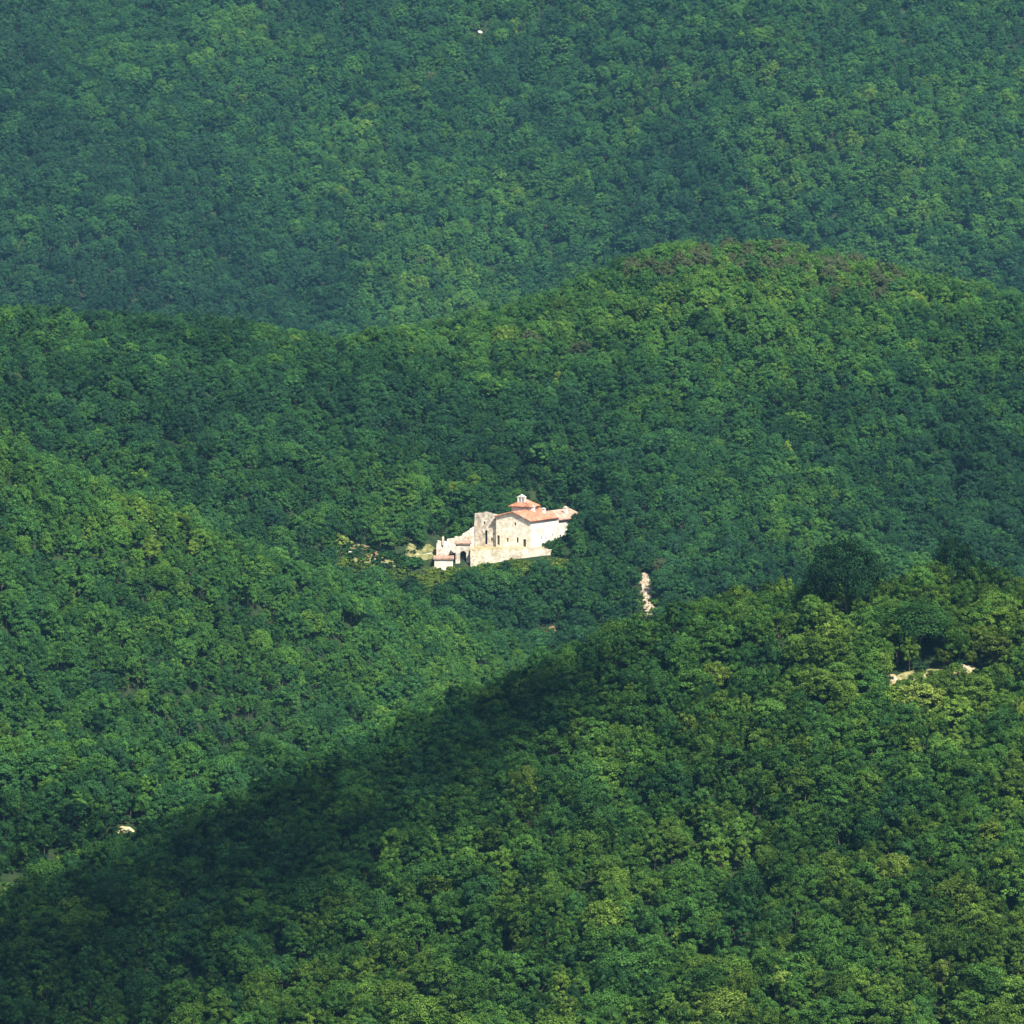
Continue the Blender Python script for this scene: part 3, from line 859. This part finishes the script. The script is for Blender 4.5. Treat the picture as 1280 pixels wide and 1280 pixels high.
# ------------------------------------------------------------------ rocks and bare ground
def rock(name, label, cat, p, sx, sy, sz, seed, mat, n=3, sink=0.35, rough=0.28):
    import bmesh
    bm = bmesh.new(); bmesh.ops.create_icosphere(bm, subdivisions=n, radius=1.0)
    g = np.random.default_rng(seed); dirs = g.normal(size=(14, 3)); dirs /= np.linalg.norm(dirs, axis=1)[:, None]
    cut = g.uniform(0.62, 0.95, 14)
    for v in bm.verts:
        q = np.array(v.co); h = dirs @ q; over = np.maximum(h - cut, 0)
        q = q - (dirs * over[:, None]).sum(0) * 0.8
        q *= 1 + g.normal() * 0.03
        v.co = (q[0] * sx, q[1] * sy, q[2] * sz)
    me = bpy.data.meshes.new(name); bm.to_mesh(me); bm.free(); me.materials.append(mat)
    o = bpy.data.objects.new(name, me); COL.objects.link(o)
    o.location = (p.x, p.y, p.z + sz * (1 - 2 * sink)); o.rotation_euler = (0, 0, seed)
    return tag(o, label, cat)

def patch_sheet(name, label, u, v, w, l, mat, seed, lift=0.12, slump=0.0):
    """uneven bare ground lying on the hillside, w metres across and l metres up the slope"""
    p = hit(u, v); g = np.random.default_rng(seed)
    n, r = 22, 6
    V, F = [], []
    rad = g.normal(0, 0.3, n); rad = 1 + (rad + np.roll(rad, 1) + np.roll(rad, 2) + np.roll(rad, 3)) / 4
    V.append((p.x, p.y, hz(p.x, p.y) + lift + 0.1))
    for k in range(1, r + 1):
        for i in range(n):
            a = i * 2 * math.pi / n; q = k / r * rad[i]
            x, y = p.x + math.cos(a) * q * w / 2, p.y + math.sin(a) * q * l / 2
            z = hz(x, y) + (lift + g.uniform(-.05, .12) if k < r else -0.25)
            V.append((x, y, z))
    for i in range(n):
        j = (i + 1) % n
        F.append((0, 1 + i, 1 + j))
        for k in range(r - 1):
            b0, b1 = 1 + k * n, 1 + (k + 1) * n
            F.append((b0 + i, b1 + i, b1 + j, b0 + j))
    o = mesh_obj(name, V, F, mat)
    return tag(o, label, kind='structure')

patch_sheet('bare_earth', 'small patch of pale dry earth at the foot of the left slope', 157, 1042, 3.6, 4.5, M['earth'], 1)
M['dry_grass'] = noise_mat('dry_grass', [(0.3, (0.055, 0.075, 0.022)), (0.5, (0.14, 0.14, 0.05)), (0.72, (0.27, 0.23, 0.11))], 0.9, bump=0.5)
patch_sheet('dry_grass', 'dry yellowish grass under the broad green tree at the right', 1165, 846, 13, 6, M['dry_grass'], 7, lift=0.05)
patch_sheet('dry_grass', 'dry grass on the overgrown terrace left of the monastery', 462, 694, 17, 9, M['dry_grass'], 8, lift=0.5)
patch_sheet('dry_grass', 'dry grass bank behind the low dry stone wall by the lean-to', 528, 690, 11, 6, M['dry_grass'], 9, lift=0.4)
patch_sheet('bare_earth', 'bare earth bank under the broad green tree', 1116, 852, 3.5, 3.5, M['earth'], 2, lift=0.3)
patch_sheet('bare_earth', 'bare earth bank with yellow scrub at the right', 1206, 840, 4, 4, M['earth'], 3, lift=0.3)
patch_sheet('bare_earth', 'red earth of the overgrown terrace', 457, 692, 9, 5, M['red_earth'], 4, lift=0.72)
patch_sheet('bare_rock', 'pale bare rock running down the scar', 809, 744, 3.0, 26, M['rock'], 6, lift=0.55)
patch_sheet('bare_earth', 'dry brown gap among trees below the monastery', 690, 790, 5, 5, M['red_earth'], 5)
rock('rock', 'pale rock on the yellow scrub bank at the right', 'rock', hit(1204, 840), 1.2, 0.8, 0.9, 31, M['rock'])
rock('rock', 'pale rock at the left edge of the bare bank under the broad tree', 'rock', hit(1116, 854), 1.1, 0.8, 0.7, 32, M['rock'])
rock('rock', 'pale flat rock on the dry earth beside the shaded ridge', 'rock', hit(158, 1041), 1.5, 1.0, 0.5, 33, M['rock'])
rock('boulder', 'lone white boulder high on the far hillside', 'rock', hit(600, 43), 1.4, 1.3, 1.0, 34, M['white_rock'], sink=0.1)
rock('boulder', 'small white rock standing among trees left of the monastery', 'rock', hit(468, 612), 0.65, 0.6, 1.1, 35, M['white_rock'], sink=0.1)
rock('boulder', 'small yellowish rock right of the white one among the trees', 'rock', hit(497, 619), 0.8, 0.6, 0.5, 36, M['rock'], sink=0.1)
rock('boulder', 'white block at the right end of the red earth terrace', 'rock', hit(483.5, 696), 0.75, 0.6, 0.55, 37, M['white_rock'], sink=0.1)
rock('boulder', 'white rock under the dark tree right of the monastery', 'rock', at(718, 701, 1600), 1.1, 1.0, 1.5, 38, M['white_rock'], sink=0.1)

# pale rock scar below and right of the monastery: a steep face of broken blocks
sp = hit(809, 766)
scar = thing('rock_scar', 'narrow steep scar of pale bare rock below the monastery to the right', 'rock face', sp)
g_ = random.Random(3)
for (u, v, w, h) in ((805, 718, 9, 9), (809, 719, 8, 13), (804, 727, 7, 9), (807, 731, 10, 8), (810, 728, 5, 7), (805, 738, 6, 9), (808, 741, 8, 8), (812, 748, 8, 7),
                     (808, 750, 9, 9), (813, 757, 10, 8), (807, 758, 7, 9), (811, 764, 11, 6), (816, 762, 6, 5)):
    q = hit(u, v + h / 2)
    o = rock('rock_block', None, None, Vector((q.x, q.y, q.z)), w * .12, 1.3, h * 0.10, int(u * 10 + v), M['rock'], n=3, sink=0.40)
    o.parent = scar; o.location = o.location - sp
# scattered debris is part of the scar
# ------------------------------------------------------------------ the cloud whose shadow lies on the near ridge
import bmesh
bm = bmesh.new()
gc = random.Random(17)
CL_T = 1850.0
(ecx, ecy, ecz), esf, esb, er_ = RIDGES[4]
def near_ground(u, v):
    """ground of the near ridge on that sight line (its crest when the line passes above it)"""
    x = (u - 640) / 640 * HALF * 1025
    yc = float(np.interp(x, ecx, ecy)); zc = float(np.interp(x, ecx, ecz)) + 3
    uu, vv = (u - 640) / 640 * HALF, (640 - v) / 640 * HALF
    s_ = (math.sin(PITCH) + vv * math.cos(PITCH)) / (math.cos(PITCH) - vv * math.sin(PITCH))
    d = (zc - esf * yc) / (s_ - esf)
    return at(u, v, d)
def v_top(u, v):
    k = 0
    while k < 400 and inside(u, v - k): k += 20
    return k
for u in range(-150, 900, 26):
    for v in range(740, 1440, 26):
        uu_, vv_ = u + gc.uniform(-10, 10), v + gc.uniform(-10, 10)
        if not inside(uu_, vv_) or gc.random() < 0.22 + 0.34 * min(1, max(0, v_top(uu_, vv_) / 230)) + 0.08 * (u < 300): continue
        p = near_ground(uu_, vv_) + SUN * (CL_T + gc.uniform(-25, 25))
        r = gc.uniform(3.2, 5.4)
        mat4 = Matrix.Translation(p) @ Matrix.Diagonal((r, r, r * 0.8, 1))
        res = bmesh.ops.create_icosphere(bm, subdivisions=1, radius=1.0, matrix=mat4)
        for vt in res['verts']:
            vt.co += Vector((gc.gauss(0, 0.3), gc.gauss(0, 0.3), gc.gauss(0, 0.3)))
me = bpy.data.meshes.new('cloud'); bm.to_mesh(me); bm.free()
me.materials.append(M['cloud'])
cl = bpy.data.objects.new('cloud', me); COL.objects.link(cl)
tag(cl, 'ragged white cloud overhead that shades the near ridge', kind='stuff')

# ------------------------------------------------------------------ the hazy air between here and the far hillside
top = float(max(GZ.max(), 0)) + 14
hb = MB().box(-720, 720, -90, 3560, float(GZ.min()) - 1.0, top)
haze = hb.build('haze', [], None) if False else mesh_obj('haze', hb.v, hb.f, bpy.data.materials.new('hazy_air'))
hm = haze.data.materials[0]; hm.use_nodes = True
hn = hm.node_tree.nodes; hn.clear()
ho = hn.new('ShaderNodeOutputMaterial'); hv = hn.new('ShaderNodeVolumePrincipled')
hv.inputs['Density'].default_value = HAZE_DENSITY
hv.inputs['Color'].default_value = (*HAZE_COLOR, 1)
hv.inputs['Density Attribute'].default_value = ''
hm.node_tree.links.new(hv.outputs[0], ho.inputs['Volume'])
hm.cycles.homogeneous_volume = True
tag(haze, 'thin blue haze softening the far hillside', kind='stuff')
print('TREES', NT, 'SCRUB', nb, 'ground z', GZ.min(), GZ.max(), 'single max y', TY[SINGLE].max())
